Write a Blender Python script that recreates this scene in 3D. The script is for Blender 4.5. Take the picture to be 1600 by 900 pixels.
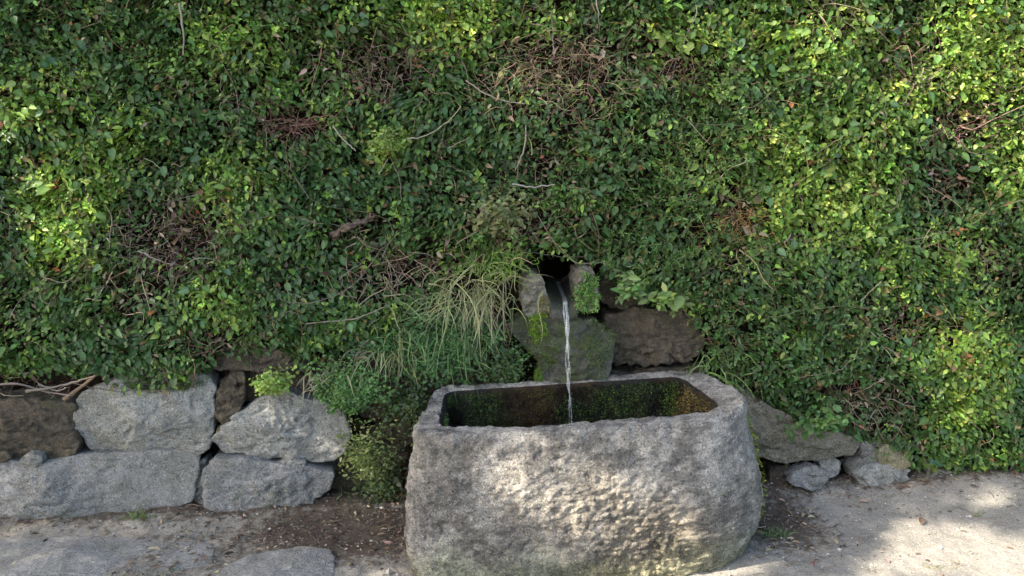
import bpy, math, random
import numpy as np
from mathutils import Matrix, Vector

for o in list(bpy.data.objects):
    bpy.data.objects.remove(o)
SC = bpy.context.scene
COL = SC.collection
rng = np.random.default_rng(11)
R = math.radians

# ------------------------------------------------------------------ camera, sky, sun, exposure
CAM = np.array([0.0, -2.75, 1.60]); PITCH = R(11.0); FPX = 1350.0
cd = bpy.data.cameras.new('camera'); cam = bpy.data.objects.new('camera', cd); COL.objects.link(cam)
cam.location = CAM; cam.rotation_euler = (math.pi/2-PITCH, 0, 0)
cd.sensor_width = 36.0; cd.lens = 36.0*FPX/1600.0; cd.clip_start = 0.05; cd.clip_end = 500
SC.camera = cam
SUN = np.array([-0.66, -0.235, 0.56]); SUN /= np.linalg.norm(SUN)          # towards the sun
W = bpy.data.worlds.new('World'); SC.world = W; W.use_nodes = True
wn = W.node_tree.nodes; sky = wn.new('ShaderNodeTexSky'); sky.sky_type = 'NISHITA'; sky.sun_disc = False
sky.sun_elevation = math.asin(SUN[2]); sky.sun_rotation = math.atan2(SUN[0], SUN[1])
sky.air_density = 1.0; sky.dust_density = 3.2; sky.ozone_density = 0.45
W.node_tree.links.new(sky.outputs[0], wn['Background'].inputs[0]); wn['Background'].inputs[1].default_value = 0.135
sl = bpy.data.lights.new('sun', 'SUN'); sl.energy = 3.7; sl.angle = R(0.5); sl.color = (1.0, 0.91, 0.78)
so = bpy.data.objects.new('sun', sl); COL.objects.link(so)
so.rotation_euler = Vector(-SUN).to_track_quat('-Z', 'Y').to_euler(); so.location = SUN*20
SC.view_settings.view_transform = 'Standard'; SC.view_settings.look = 'None'
SC.view_settings.gamma = 1.0; SC.view_settings.use_curve_mapping = False
SC.view_settings.exposure = 2.55

# ------------------------------------------------------------------ helpers
FW = np.array([0, math.cos(PITCH), -math.sin(PITCH)]); UPV = np.array([0, math.sin(PITCH), math.cos(PITCH)])
WC, WS = 0.74, 0.07                                   # face of the wall: y = WC + WS*x
def ray(px, py):
    return np.array([1.0, 0, 0])*((px-800)/FPX) + UPV*((450-py)/FPX) + FW
def on_wall(px, py, off=0.0):                         # a place on the wall face, off metres in front of it
    d = ray(px, py); t = (WC-off-(CAM[1]-WS*CAM[0]))/(d[1]-WS*d[0]); return CAM+t*d
def on_ground(px, py, z=0.0):
    d = ray(px, py); t = (z-CAM[2])/d[2]; return CAM+t*d
def project(Pn):
    q = Pn-CAM; w = q@FW
    return 800+FPX*q[:, 0]/w, 450-FPX*(q@UPV)/w

def _h(i, j, k, s):
    n = (i*374761393 + j*668265263 + k*1274126177 + s*362437) & 0xffffffff
    n = ((n ^ (n >> 13))*1274126177) & 0xffffffff
    n = ((n ^ (n >> 16))*2246822519) & 0xffffffff
    return ((n ^ (n >> 15)) & 0xffff)/65535.0
def noise(P, f=1.0, s=0):
    Q = np.asarray(P, float)*f; I = np.floor(Q).astype(np.int64); t = Q-I; t = t*t*(3-2*t)
    r = 0
    for a in (0, 1):
        wa = t[:, 0] if a else 1-t[:, 0]
        for b in (0, 1):
            wb = t[:, 1] if b else 1-t[:, 1]
            for c in (0, 1):
                wc = t[:, 2] if c else 1-t[:, 2]
                r = r + wa*wb*wc*_h(I[:, 0]+a, I[:, 1]+b, I[:, 2]+c, s)
    return r*2-1
def fbm(P, f=1.0, s=0, oct=4, g=0.5):
    r = 0; a = 1.0
    for o in range(oct):
        r = r+a*noise(P, f*2.03**o, s+o*7); a *= g
    return r
def nrm(v): return v/np.maximum(np.linalg.norm(v, axis=-1, keepdims=True), 1e-9)

def tag(o, label=None, cat=None, group=None, kind=None):
    if label: o['label'] = label
    if cat: o['category'] = cat
    if group: o['group'] = group
    if kind: o['kind'] = kind
    return o
def empty(name, loc, label, cat, group=None):
    o = bpy.data.objects.new(name, None); COL.objects.link(o); o.location = [float(a) for a in loc]; o.empty_display_size = .1
    return tag(o, label, cat, group)
def make_mesh(name, V, F, mat, col=None, smooth=True):
    V = np.asarray(V, np.float32); F = np.asarray(F, np.int32); k = F.shape[1]; n = len(F)
    me = bpy.data.meshes.new(name)
    me.vertices.add(len(V)); me.vertices.foreach_set('co', V.ravel())
    me.loops.add(n*k); me.loops.foreach_set('vertex_index', F.ravel())
    me.polygons.add(n); me.polygons.foreach_set('loop_start', np.arange(0, n*k, k, dtype=np.int32))
    try: me.polygons.foreach_set('loop_total', np.full(n, k, np.int32))
    except Exception: pass
    me.polygons.foreach_set('use_smooth', np.full(n, smooth))
    if col is not None:
        c = np.ones((len(V), 4), np.float32); c[:, :3] = col
        a = me.color_attributes.new('tint', 'FLOAT_COLOR', 'POINT'); a.data.foreach_set('color', c.ravel())
    me.update(calc_edges=True); me.validate()
    if mat: me.materials.append(mat)
    return me
def add(name, V, F, mat, parent=None, col=None, smooth=True, origin=None):
    V = np.asarray(V, float)
    base = np.zeros(3)
    if parent is not None: base = np.array(parent.matrix_basis.translation)
    if origin is None: origin = np.array([V[:, 0].mean(), V[:, 1].mean(), V[:, 2].min()])
    o = bpy.data.objects.new(name, make_mesh(name, V-origin, F, mat, col, smooth)); COL.objects.link(o)
    o.location = [float(a) for a in origin-base]
    if parent is not None: o.parent = parent
    return o

# ------------------------------------------------------------------ materials
def nodes(name):
    m = bpy.data.materials.new(name); m.use_nodes = True; nt = m.node_tree
    return m, nt, nt.nodes['Principled BSDF'], nt.nodes['Material Output']
def N(nt, t, **kw):
    n = nt.nodes.new(t)
    for k, v in kw.items():
        if isinstance(k, str) and hasattr(n, k): setattr(n, k, v)
    return n
def tex(nt, pos, scale, detail=4, rough=.55, dist=0.0):
    n = nt.nodes.new('ShaderNodeTexNoise'); n.inputs['Scale'].default_value = scale; n.inputs['Detail'].default_value = detail
    n.inputs['Roughness'].default_value = rough; n.inputs['Distortion'].default_value = dist
    nt.links.new(pos, n.inputs['Vector']); return n.outputs['Fac']
def ramp(nt, fac, stops):
    n = nt.nodes.new('ShaderNodeValToRGB'); e = n.color_ramp.elements
    while len(e) < len(stops): e.new(.5)
    for q, (p, c) in zip(e, stops):
        q.position = p; q.color = (c, c, c, 1) if not isinstance(c, tuple) else (*c, 1)
    nt.links.new(fac, n.inputs[0]); return n.outputs[0]
def mix(nt, fac, a, b, mode='MIX'):
    n = nt.nodes.new('ShaderNodeMix'); n.data_type = 'RGBA'; n.blend_type = mode
    for s, v in ((0, fac), (6, a), (7, b)):
        if isinstance(v, (int, float)): n.inputs[s].default_value = v
        elif isinstance(v, tuple): n.inputs[s].default_value = (*v, 1)
        else: nt.links.new(v, n.inputs[s])
    return n.outputs[2]
def math_(nt, op, a, b=0.0):
    n = nt.nodes.new('ShaderNodeMath'); n.operation = op
    for s, v in ((0, a), (1, b)):
        if isinstance(v, (int, float)): n.inputs[s].default_value = v
        else: nt.links.new(v, n.inputs[s])
    return n.outputs[0]
def worldpos(nt): return nt.nodes.new('ShaderNodeNewGeometry').outputs['Position']
def bump(nt, b, h, strength, dist):
    n = nt.nodes.new('ShaderNodeBump'); n.inputs['Strength'].default_value = strength; n.inputs['Distance'].default_value = dist
    nt.links.new(h, n.inputs['Height']); nt.links.new(n.outputs[0], b.inputs['Normal'])

def granite(name, mid, light, dark=(.045, .045, .045), stain=(.13, .12, .09), lichen=(.36, .37, .32), moss=0.0, rough=.88, wet=0.0, tintattr=False, bd=.026, mottle=.7):
    m, nt, b, out = nodes(name); p = worldpos(nt)
    big = tex(nt, p, 4.5, 6, .6, .4); med = tex(nt, p, 26, 8, .72, .3); fine = tex(nt, p, 120, 4, .75); sp = tex(nt, p, 170, 4, .75)
    c = mix(nt, ramp(nt, med, [(.38, 0.0), (.62, 1.0)]), mid, light)
    c = mix(nt, math_(nt, 'MULTIPLY', ramp(nt, big, [(.46, 0.0), (.66, 1.0)]), .62), c, stain)
    mo = tex(nt, p, 13, 9, .78, .8)
    c = mix(nt, math_(nt, 'MULTIPLY', ramp(nt, mo, [(.50, 0.0), (.60, 1.0)]), mottle*.6), c, tuple(x*.42 for x in mid))
    li = tex(nt, p, 31, 6, .75, 1.0)
    c = mix(nt, math_(nt, 'MULTIPLY', ramp(nt, li, [(.57, 0.0), (.64, 1.0)]), .6), c, lichen)
    c = mix(nt, ramp(nt, fine, [(.36, .85), (.47, 0.0)]), c, dark)
    c = mix(nt, ramp(nt, sp, [(.55, 0.0), (.66, .75)]), c, tuple(min(1, x*1.7) for x in light))
    if moss:
        g = tex(nt, p, 9, 6, .7, .5)
        c = mix(nt, math_(nt, 'MULTIPLY', ramp(nt, g, [(.62-.22*moss, 0.0), (.74-.18*moss, 1.0)]), min(1, moss+.25)), c, (.06, .085, .022))
    if tintattr:
        a = nt.nodes.new('ShaderNodeAttribute'); a.attribute_name = 'tint'; c = mix(nt, 1.0, c, a.outputs['Color'], 'MULTIPLY')
    nt.links.new(c, b.inputs['Base Color'])
    b.inputs['Roughness'].default_value = rough; b.inputs['Specular IOR Level'].default_value = .3+wet
    h = math_(nt, 'ADD', math_(nt, 'MULTIPLY', tex(nt, p, 48, 8, .78, .4), 1.0), math_(nt, 'MULTIPLY', fine, .4))
    bump(nt, b, h, 1.0, bd)
    return m
M = {}
M['granite_trough'] = granite('trough_granite', (.26, .245, .22), (.48, .445, .385), stain=(.10, .098, .092), lichen=(.36, .355, .31), moss=.10, tintattr=True, mottle=1.0, bd=.03)
M['granite'] = granite('wall_granite', (.25, .25, .225), (.41, .405, .365), stain=(.16, .145, .10), moss=.12)
M['granite_cool'] = granite('wall_granite_cool', (.225, .222, .21), (.35, .345, .325), stain=(.15, .15, .12), lichen=(.34, .36, .34), moss=.22)
M['granite_brown'] = granite('wall_granite_brown', (.055, .043, .03), (.15, .12, .08), stain=(.03, .025, .018), lichen=(.16, .15, .10), moss=.3)
M['granite_wet'] = granite('wet_spout_stone', (.028, .027, .022), (.14, .14, .115), stain=(.010, .010, .008), lichen=(.22, .25, .18), moss=.75, rough=.55, bd=.04, wet=.3)
M['granite_warm'] = granite('wall_granite_warm', (.17, .155, .115), (.30, .275, .21), stain=(.09, .08, .05), moss=.3)
M['granite_yellow'] = granite('ochre_stone', (.27, .24, .15), (.38, .34, .22), stain=(.17, .16, .05), lichen=(.3, .3, .12), moss=.25)

def earth(name, a, b_, bstrength=1.0):
    m, nt, b, out = nodes(name); p = worldpos(nt)
    c = mix(nt, ramp(nt, tex(nt, p, 14, 6, .7), [(.35, 0.0), (.65, 1.0)]), a, b_)
    nt.links.new(c, b.inputs['Base Color']); b.inputs['Roughness'].default_value = .95; b.inputs['Specular IOR Level'].default_value = .1
    bump(nt, b, tex(nt, p, 90, 6, .75), bstrength, .03); return m
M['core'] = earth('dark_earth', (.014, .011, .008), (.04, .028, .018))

def ground_mat():
    m, nt, b, out = nodes('sandy_ground'); p = worldpos(nt)
    a = nt.nodes.new('ShaderNodeAttribute'); a.attribute_name = 'tint'
    sand = mix(nt, ramp(nt, tex(nt, p, 7, 6, .7), [(.35, 0.0), (.68, 1.0)]), (.175, .165, .14), (.275, .255, .215))
    sand = mix(nt, ramp(nt, tex(nt, p, 160, 3, .7), [(.36, .7), (.47, 0.0)]), sand, (.08, .07, .06))
    sand = mix(nt, ramp(nt, tex(nt, p, 300, 2, .6), [(.58, 0.0), (.68, .7)]), sand, (.48, .45, .40))
    soil = mix(nt, tex(nt, p, 40, 6, .75), (.035, .026, .02), (.12, .095, .07))
    sep = nt.nodes.new('ShaderNodeSeparateColor'); nt.links.new(a.outputs['Color'], sep.inputs[0])
    f = math_(nt, 'ADD', sep.outputs[0], math_(nt, 'MULTIPLY', math_(nt, 'SUBTRACT', tex(nt, p, 25, 7, .75), .5), 1.6))
    c = mix(nt, ramp(nt, f, [(.35, 0.0), (.65, 1.0)]), sand, soil)
    nt.links.new(c, b.inputs['Base Color']); b.inputs['Roughness'].default_value = .95; b.inputs['Specular IOR Level'].default_value = .15
    h = math_(nt, 'ADD', tex(nt, p, 70, 7, .75), math_(nt, 'MULTIPLY', tex(nt, p, 260, 3, .7), .4))
    bump(nt, b, h, .9, .012); return m
M['ground'] = ground_mat()

def leaf_mat(name, rough=.42, spec=.5, trans=.3, var=.25):
    m, nt, b, out = nodes(name)
    a = nt.nodes.new('ShaderNodeAttribute'); a.attribute_name = 'tint'
    c = mix(nt, var, a.outputs['Color'], mix(nt, tex(nt, worldpos(nt), 55, 3, .6), (.35, .35, .35), (1.9, 1.9, 1.9)), 'MULTIPLY')
    nt.links.new(c, b.inputs['Base Color']); b.inputs['Roughness'].default_value = rough; b.inputs['Specular IOR Level'].default_value = spec
    t = nt.nodes.new('ShaderNodeBsdfTranslucent'); nt.links.new(mix(nt, 1.0, c, (1.5, 1.7, .7), 'MULTIPLY'), t.inputs[0])
    s = nt.nodes.new('ShaderNodeMixShader'); s.inputs[0].default_value = trans
    nt.links.new(b.outputs[0], s.inputs[1]); nt.links.new(t.outputs[0], s.inputs[2]); nt.links.new(s.outputs[0], out.inputs[0])
    return m
M['leaf'] = leaf_mat('vine_leaf', .42, .34, .30)
M['grass'] = leaf_mat('grass_blade', .55, .35, .25)
M['moss'] = leaf_mat('moss', .9, .1, .2)
M['dry'] = leaf_mat('dry_litter', .85, .2, .08)
def bark(name, a, b_):
    m, nt, b, out = nodes(name); p = worldpos(nt)
    c = mix(nt, ramp(nt, tex(nt, p, 60, 5, .7, .5), [(.35, 0.0), (.65, 1.0)]), a, b_)
    nt.links.new(c, b.inputs['Base Color']); b.inputs['Roughness'].default_value = .85; b.inputs['Specular IOR Level'].default_value = .2
    bump(nt, b, tex(nt, p, 120, 5, .7), .8, .006); return m
M['bark'] = bark('bark', (.04, .03, .022), (.13, .10, .075))

def water_mat(name, rough, foam=0.0):
    m, nt, b, out = nodes(name); p = worldpos(nt)
    b.inputs['Base Color'].default_value = (.97, .99, 1, 1); b.inputs['Roughness'].default_value = rough
    b.inputs['IOR'].default_value = 1.33; b.inputs['Transmission Weight'].default_value = 1.0
    if foam:
        d = nt.nodes.new('ShaderNodeBsdfDiffuse'); d.inputs[0].default_value = (.85, .88, .9, 1)
        mp = nt.nodes.new('ShaderNodeMapping'); mp.inputs['Scale'].default_value = (260, 260, 34); nt.links.new(p, mp.inputs[0])
        s = nt.nodes.new('ShaderNodeMixShader'); nt.links.new(ramp(nt, tex(nt, mp.outputs[0], 1, 4, .6), [(.42, foam*.25), (.66, foam)]), s.inputs[0])
        nt.links.new(b.outputs[0], s.inputs[1]); nt.links.new(d.outputs[0], s.inputs[2]); nt.links.new(s.outputs[0], out.inputs[0])
    else: bump(nt, b, tex(nt, p, 45, 2, .5), .5, .01)
    return m
M['water'] = water_mat('water', .02); M['stream'] = water_mat('falling_water', .03, .14)

# ------------------------------------------------------------------ vectorised plant builders
LEAF_V = np.array([[0, 0, 0], [0, .5, -.03], [0, 1.0, -.10], [-.24, .20, .05], [-.27, .56, .03], [.24, .20, .05], [.27, .56, .03]])
LEAF_F = np.array([[0, 1, 3], [3, 1, 4], [4, 1, 2], [0, 5, 1], [5, 6, 1], [6, 2, 1]])
def leaf_cloud(P, D, Nn, size, colr, width=1.0, curl=1.0):
    """one folded leaf per row: base point, length direction, face normal, length, colour"""
    n = len(P); D = nrm(D); Nn = nrm(Nn-D*np.sum(D*Nn, 1, keepdims=True)); X = np.cross(D, Nn)
    w = np.broadcast_to(np.asarray(width, float), (n,)); cu = np.broadcast_to(np.asarray(curl, float), (n,))
    L = LEAF_V
    V = (P[:, None, :] + size[:, None, None]*(X[:, None, :]*(L[None, :, 0, None]*w[:, None, None]) + D[:, None, :]*L[None, :, 1, None]
         + Nn[:, None, :]*(L[None, :, 2, None]*cu[:, None, None])))
    F = (LEAF_F[None]+np.arange(n)[:, None, None]*7).reshape(-1, 3)
    C = np.repeat(colr, 7, 0).reshape(n, 7, 3).copy(); C[:, [0, 1, 2]] *= 1.12
    return V.reshape(-1, 3), F, C.reshape(-1, 3)
def ribbons(P, D, L, w0, droop, colA, colB, seg=6, wob=.06, face=None):
    n = len(P); t = np.linspace(0, 1, seg+1)[None, :, None]; D = nrm(D); L = L[:, None, None]
    wv = rng.normal(size=(n, 1, 3))*wob; wv2 = rng.normal(size=(n, 1, 3))*wob
    C = P[:, None, :]+D[:, None, :]*L*t + np.array([0, 0, -1.0])*L*np.asarray(droop).reshape(-1, 1, 1)*t**2 + L*(wv*np.sin(3.2*t)+wv2*np.sin(6.1*t)*.6)
    f = np.array([[.25, -1, .35]]) + rng.normal(size=(n, 3))*.6 if face is None else face
    T = nrm(np.gradient(C, axis=1)); S = nrm(np.cross(T, np.broadcast_to(f[:, None, :], T.shape)))
    wd = np.asarray(w0).reshape(-1, 1, 1)*np.clip(1-t**2.2, .06, 1)*.5
    V = np.stack([C-S*wd, C+S*wd], 2)
    i = np.arange(seg); q = np.stack([2*i, 2*i+1, 2*i+3, 2*i+2], 1)
    F = (q[None]+np.arange(n)[:, None, None]*2*(seg+1)).reshape(-1, 4)
    col = colA[:, None, :]*(1-t)+colB[:, None, :]*t
    return V.reshape(-1, 3), F, np.repeat(col[:, :, None, :], 2, 2).reshape(-1, 3)
def tubes(C, r, col, sides=4):
    """C: n x k x 3 centre lines, r: n x k radii"""
    n, k, _ = C.shape; T = nrm(np.gradient(C, axis=1)); ref = np.array([.31, .73, .61])
    A = nrm(np.cross(T, np.broadcast_to(ref, T.shape))); B = np.cross(T, A)
    an = np.arange(sides)*2*math.pi/sides
    V = C[:, :, None, :]+r[:, :, None, None]*(A[:, :, None, :]*np.cos(an)[None, None, :, None]+B[:, :, None, :]*np.sin(an)[None, None, :, None])
    i, j = np.meshgrid(np.arange(k-1), np.arange(sides), indexing='ij'); j2 = (j+1) % sides
    q = np.stack([i*sides+j, i*sides+j2, (i+1)*sides+j2, (i+1)*sides+j], -1).reshape(-1, 4)
    F = (q[None]+np.arange(n)[:, None, None]*k*sides).reshape(-1, 4)
    cc = np.repeat(col, k*sides, 0)
    return V.reshape(-1, 3), F, cc
def twig_lines(P, D, L, k=7, wob=.12, droop=0.0):
    n = len(P); t = np.linspace(0, 1, k)[None, :, None]; D = nrm(D)
    a, b = rng.normal(size=(n, 1, 3))*wob, rng.normal(size=(n, 1, 3))*wob*.5
    return P[:, None, :]+L[:, None, None]*(D[:, None, :]*t+a*np.sin(2.6*t)+b*np.sin(7*t)+np.array([0, 0, -1])*droop*t*t)
def jitter(c, n, s=.18, hue=.08):
    c = np.asarray(c, float)
    if c.ndim == 1: c = np.repeat(c[None], n, 0)
    return np.clip(c*(1+rng.normal(size=(n, 1))*s)*(1+rng.normal(size=(n, 3))*hue), .004, .9)
class Soup:
    def __init__(s): s.V = []; s.F = []; s.C = []; s.n = 0
    def put(s, vfc):
        V, F, C = vfc; s.V.append(V); s.F.append(F+s.n); s.C.append(C); s.n += len(V)
    def build(s, name, mat, parent=None, **kw):
        return add(name, np.concatenate(s.V), np.concatenate(s.F), mat, parent, np.concatenate(s.C), **kw)

# ------------------------------------------------------------------ ground
def ground_z(x, y):
    P = np.stack([x, y, 0*x], 1); near = np.exp(-((x-.2)**2+(y-.2)**2)/9)
    z = near*(.010*fbm(P, 2.2, 3, 3)+.005*fbm(P, 14, 5, 3)) + .05*np.clip((x-.9)/1.2, 0, 1)*np.clip((y-.25)/.5, 0, 1)
    wall = WC+WS*x
    z = z+.03*np.exp(-((y-wall)/.12)**2)*(1+.6*noise(P, 5, 9)) + near*.004*noise(P, 45, 4)
    return z
def axis(lo, hi, a, b, step, far):
    m = np.arange(lo, hi, step)
    g = np.geomspace(step, far, 34).cumsum(); g = g/g[-1]*far
    return np.concatenate([(lo-g)[::-1], m, hi+g])
gx = axis(-2.3, 2.5, 0, 0, .012, 60.); gy = axis(-1.0, 1.05, 0, 0, .012, 60.)
X, Y = np.meshgrid(gx, gy); gp = np.stack([X.ravel(), Y.ravel()], 1)
gz = ground_z(gp[:, 0], gp[:, 1]); GV = np.column_stack([gp, gz])
ny, nx = X.shape; ii = np.arange(ny*nx).reshape(ny, nx)
GF = np.stack([ii[:-1, :-1], ii[:-1, 1:], ii[1:, 1:], ii[1:, :-1]], -1).reshape(-1, 4)
def soil_amount(x, y):                                 # damp dark earth by the wall foot and round the trough
    s = np.exp(-np.clip((WC+WS*x-.03-y), 0, 9)/.13)*.95
    s = np.maximum(s, 1.05*np.exp(-(((x+.66)/.46)**2+((y-.42)/.26)**2)))
    s = np.maximum(s, .85*np.exp(-(((x-1.06)/.26)**2+((y-.52)/.32)**2)))
    s = np.maximum(s, .50*np.exp(-(((x+1.2)/1.0)**2+((y-.25)/.28)**2)))
    return s*np.where(x > 1.3, .72, 1)
sc = soil_amount(GV[:, 0], GV[:, 1])
ground = add('ground', GV, GF, M['ground'], None, np.repeat(sc[:, None], 3, 1), origin=np.zeros(3)); tag(ground, 'sandy earth ground with dark damp soil along the wall foot', 'ground', kind='structure')

# ------------------------------------------------------------------ stones
def smooth_poly(pts, n, it=1):
    p = np.array(pts, float)
    for _ in range(it):
        q = np.roll(p, -1, 0); p = np.stack([p*.91+q*.09, p*.09+q*.91], 1).reshape(-1, p.shape[1])
    d = np.linalg.norm(np.roll(p, -1, 0)-p, axis=1); s = np.concatenate([[0], d.cumsum()]); pp = np.vstack([p, p[:1]])
    t = np.linspace(0, s[-1], n, endpoint=False)
    return np.stack([np.interp(t, s, pp[:, i]) for i in range(p.shape[1])], 1)
def stone_mesh(outline, out, thick, bulge, seed, n=110, rings=26, rough=1.0):
    """outline: n x 3 points of the face; out: unit vector to the front. A pillowed face, rounded arris and sides running back."""
    c = outline.mean(0); sz = np.ptp(outline, 0).max(); V = []
    outline = outline+nrm(outline-c)*(.007+sz*.018*fbm(outline, 5/sz, seed+40, 2)+.004*fbm(outline, 40, seed+41, 3))[:, None]
    edge = np.clip(.008/sz*2, .015, .15)
    rs = np.random.default_rng(seed*7+1); up_ = np.array([0, 0, 1.]) if abs(out[2]) < .5 else np.array([0, 1., 0]); sd_ = np.cross(up_, out)
    pl = [(rs.normal()*.10, rs.normal()*.10, .3*bulge+rs.random()*.5*bulge) for _ in range(6)]
    def dome(q, r):
        u, v = (q-c)@sd_, (q-c)@up_; h = np.min([a*u+b*v+k for a, b, k in pl], 0)
        return np.maximum(h, -.02)+.15*bulge*(1-r*r)
    rr = np.concatenate([np.linspace(.0, 1-edge, rings)[1:], 1-edge*(1-np.sin(np.linspace(0, math.pi/2, 7)[1:]))])
    for r in rr:
        e = np.clip((r-(1-edge))/edge, 0, 1); drop = edge*sz*.45*(1-math.sqrt(max(0, 1-e*e)))
        V.append(c+(outline-c)*r+out*(dome(c+(outline-c)*r, r)-drop)[:, None])
    last = V[-1]
    for k in range(1, 7):
        t = k/6; V.append(c+(last-c)*(1-.10*t)+out*(-thick*t)-out*0)
    V = np.array(V); m = len(V)
    flat = np.vstack([[c+out*dome(c[None], 0)[0]], V.reshape(-1, 3)])
    big = out*0+out; P = flat
    d = .005*sz*fbm(P, 2.4/sz, seed, 2)+.007*fbm(P, 16, seed+1, 3)+.0055*fbm(P, 55, seed+2, 3)
    rid = np.abs(fbm(P*np.array([1, 1, 2.2]), 8, seed+5, 4)); d = d-.010*np.clip(.35-rid, 0, 1)*2
    step = fbm(P+.1*rid[:, None], 6/max(sz, .15)*.5, seed+8, 2); d = d+.006*np.tanh(step*9)
    rad = nrm(flat-(c-out*thick*.6))
    flat = flat+rad*(d*rough)[:, None]
    F = []
    i = np.arange(n); j = (i+1) % n
    for k in range(m-1):
        F.append(np.stack([1+k*n+i, 1+k*n+j, 1+(k+1)*n+j, 1+(k+1)*n+i], 1))
    F.append(np.stack([0*i, 1+j, 1+i, 0*i], 1))
    F = np.concatenate(F)
    # first ring as triangles: fold the fan into quads with a repeated vertex removed
    return flat, F, m
STONE_PTS = []
def add_stone(name, px_poly, mat, parent, off=.03, thick=.22, bulge=.025, seed=1, ground_plane=False, n=110, rings=26, rough=1.0, zlift=0.0, label=None):
    if ground_plane:
        o3 = np.array([on_ground(a, b, zlift) for a, b in px_poly]); out = np.array([0, 0, 1.0])
    else:
        o3 = np.array([on_wall(a, b, off) for a, b in px_poly]); out = nrm(np.array([WS, -1.0, 0]))
    o3 = smooth_poly(o3, n); nn = np.cross(o3[1]-o3[0], o3[0]-o3.mean(0))
    if nn@out > 0: o3 = o3[::-1]
    V, F, m = stone_mesh(o3, out, thick, bulge, seed, n, rings, rough)
    STONE_PTS.append(np.hstack([V, nrm(V-(o3.mean(0)-out*.15))]))
    quads = F[:-n]; tris = F[-n:, :3]
    # tri fan appended as thin quads split: convert all to triangles for one face size
    T = np.concatenate([quads[:, [0, 1, 2]], quads[:, [0, 2, 3]], tris])
    o = add(name, V, T[:, ::-1], mat, parent)
    if label: o['label'] = label
    return o
wall = empty('stone_wall', (0, WC, 0), 'old dry stone wall of grey granite blocks showing below the creeping vine', 'stone wall')
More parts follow.
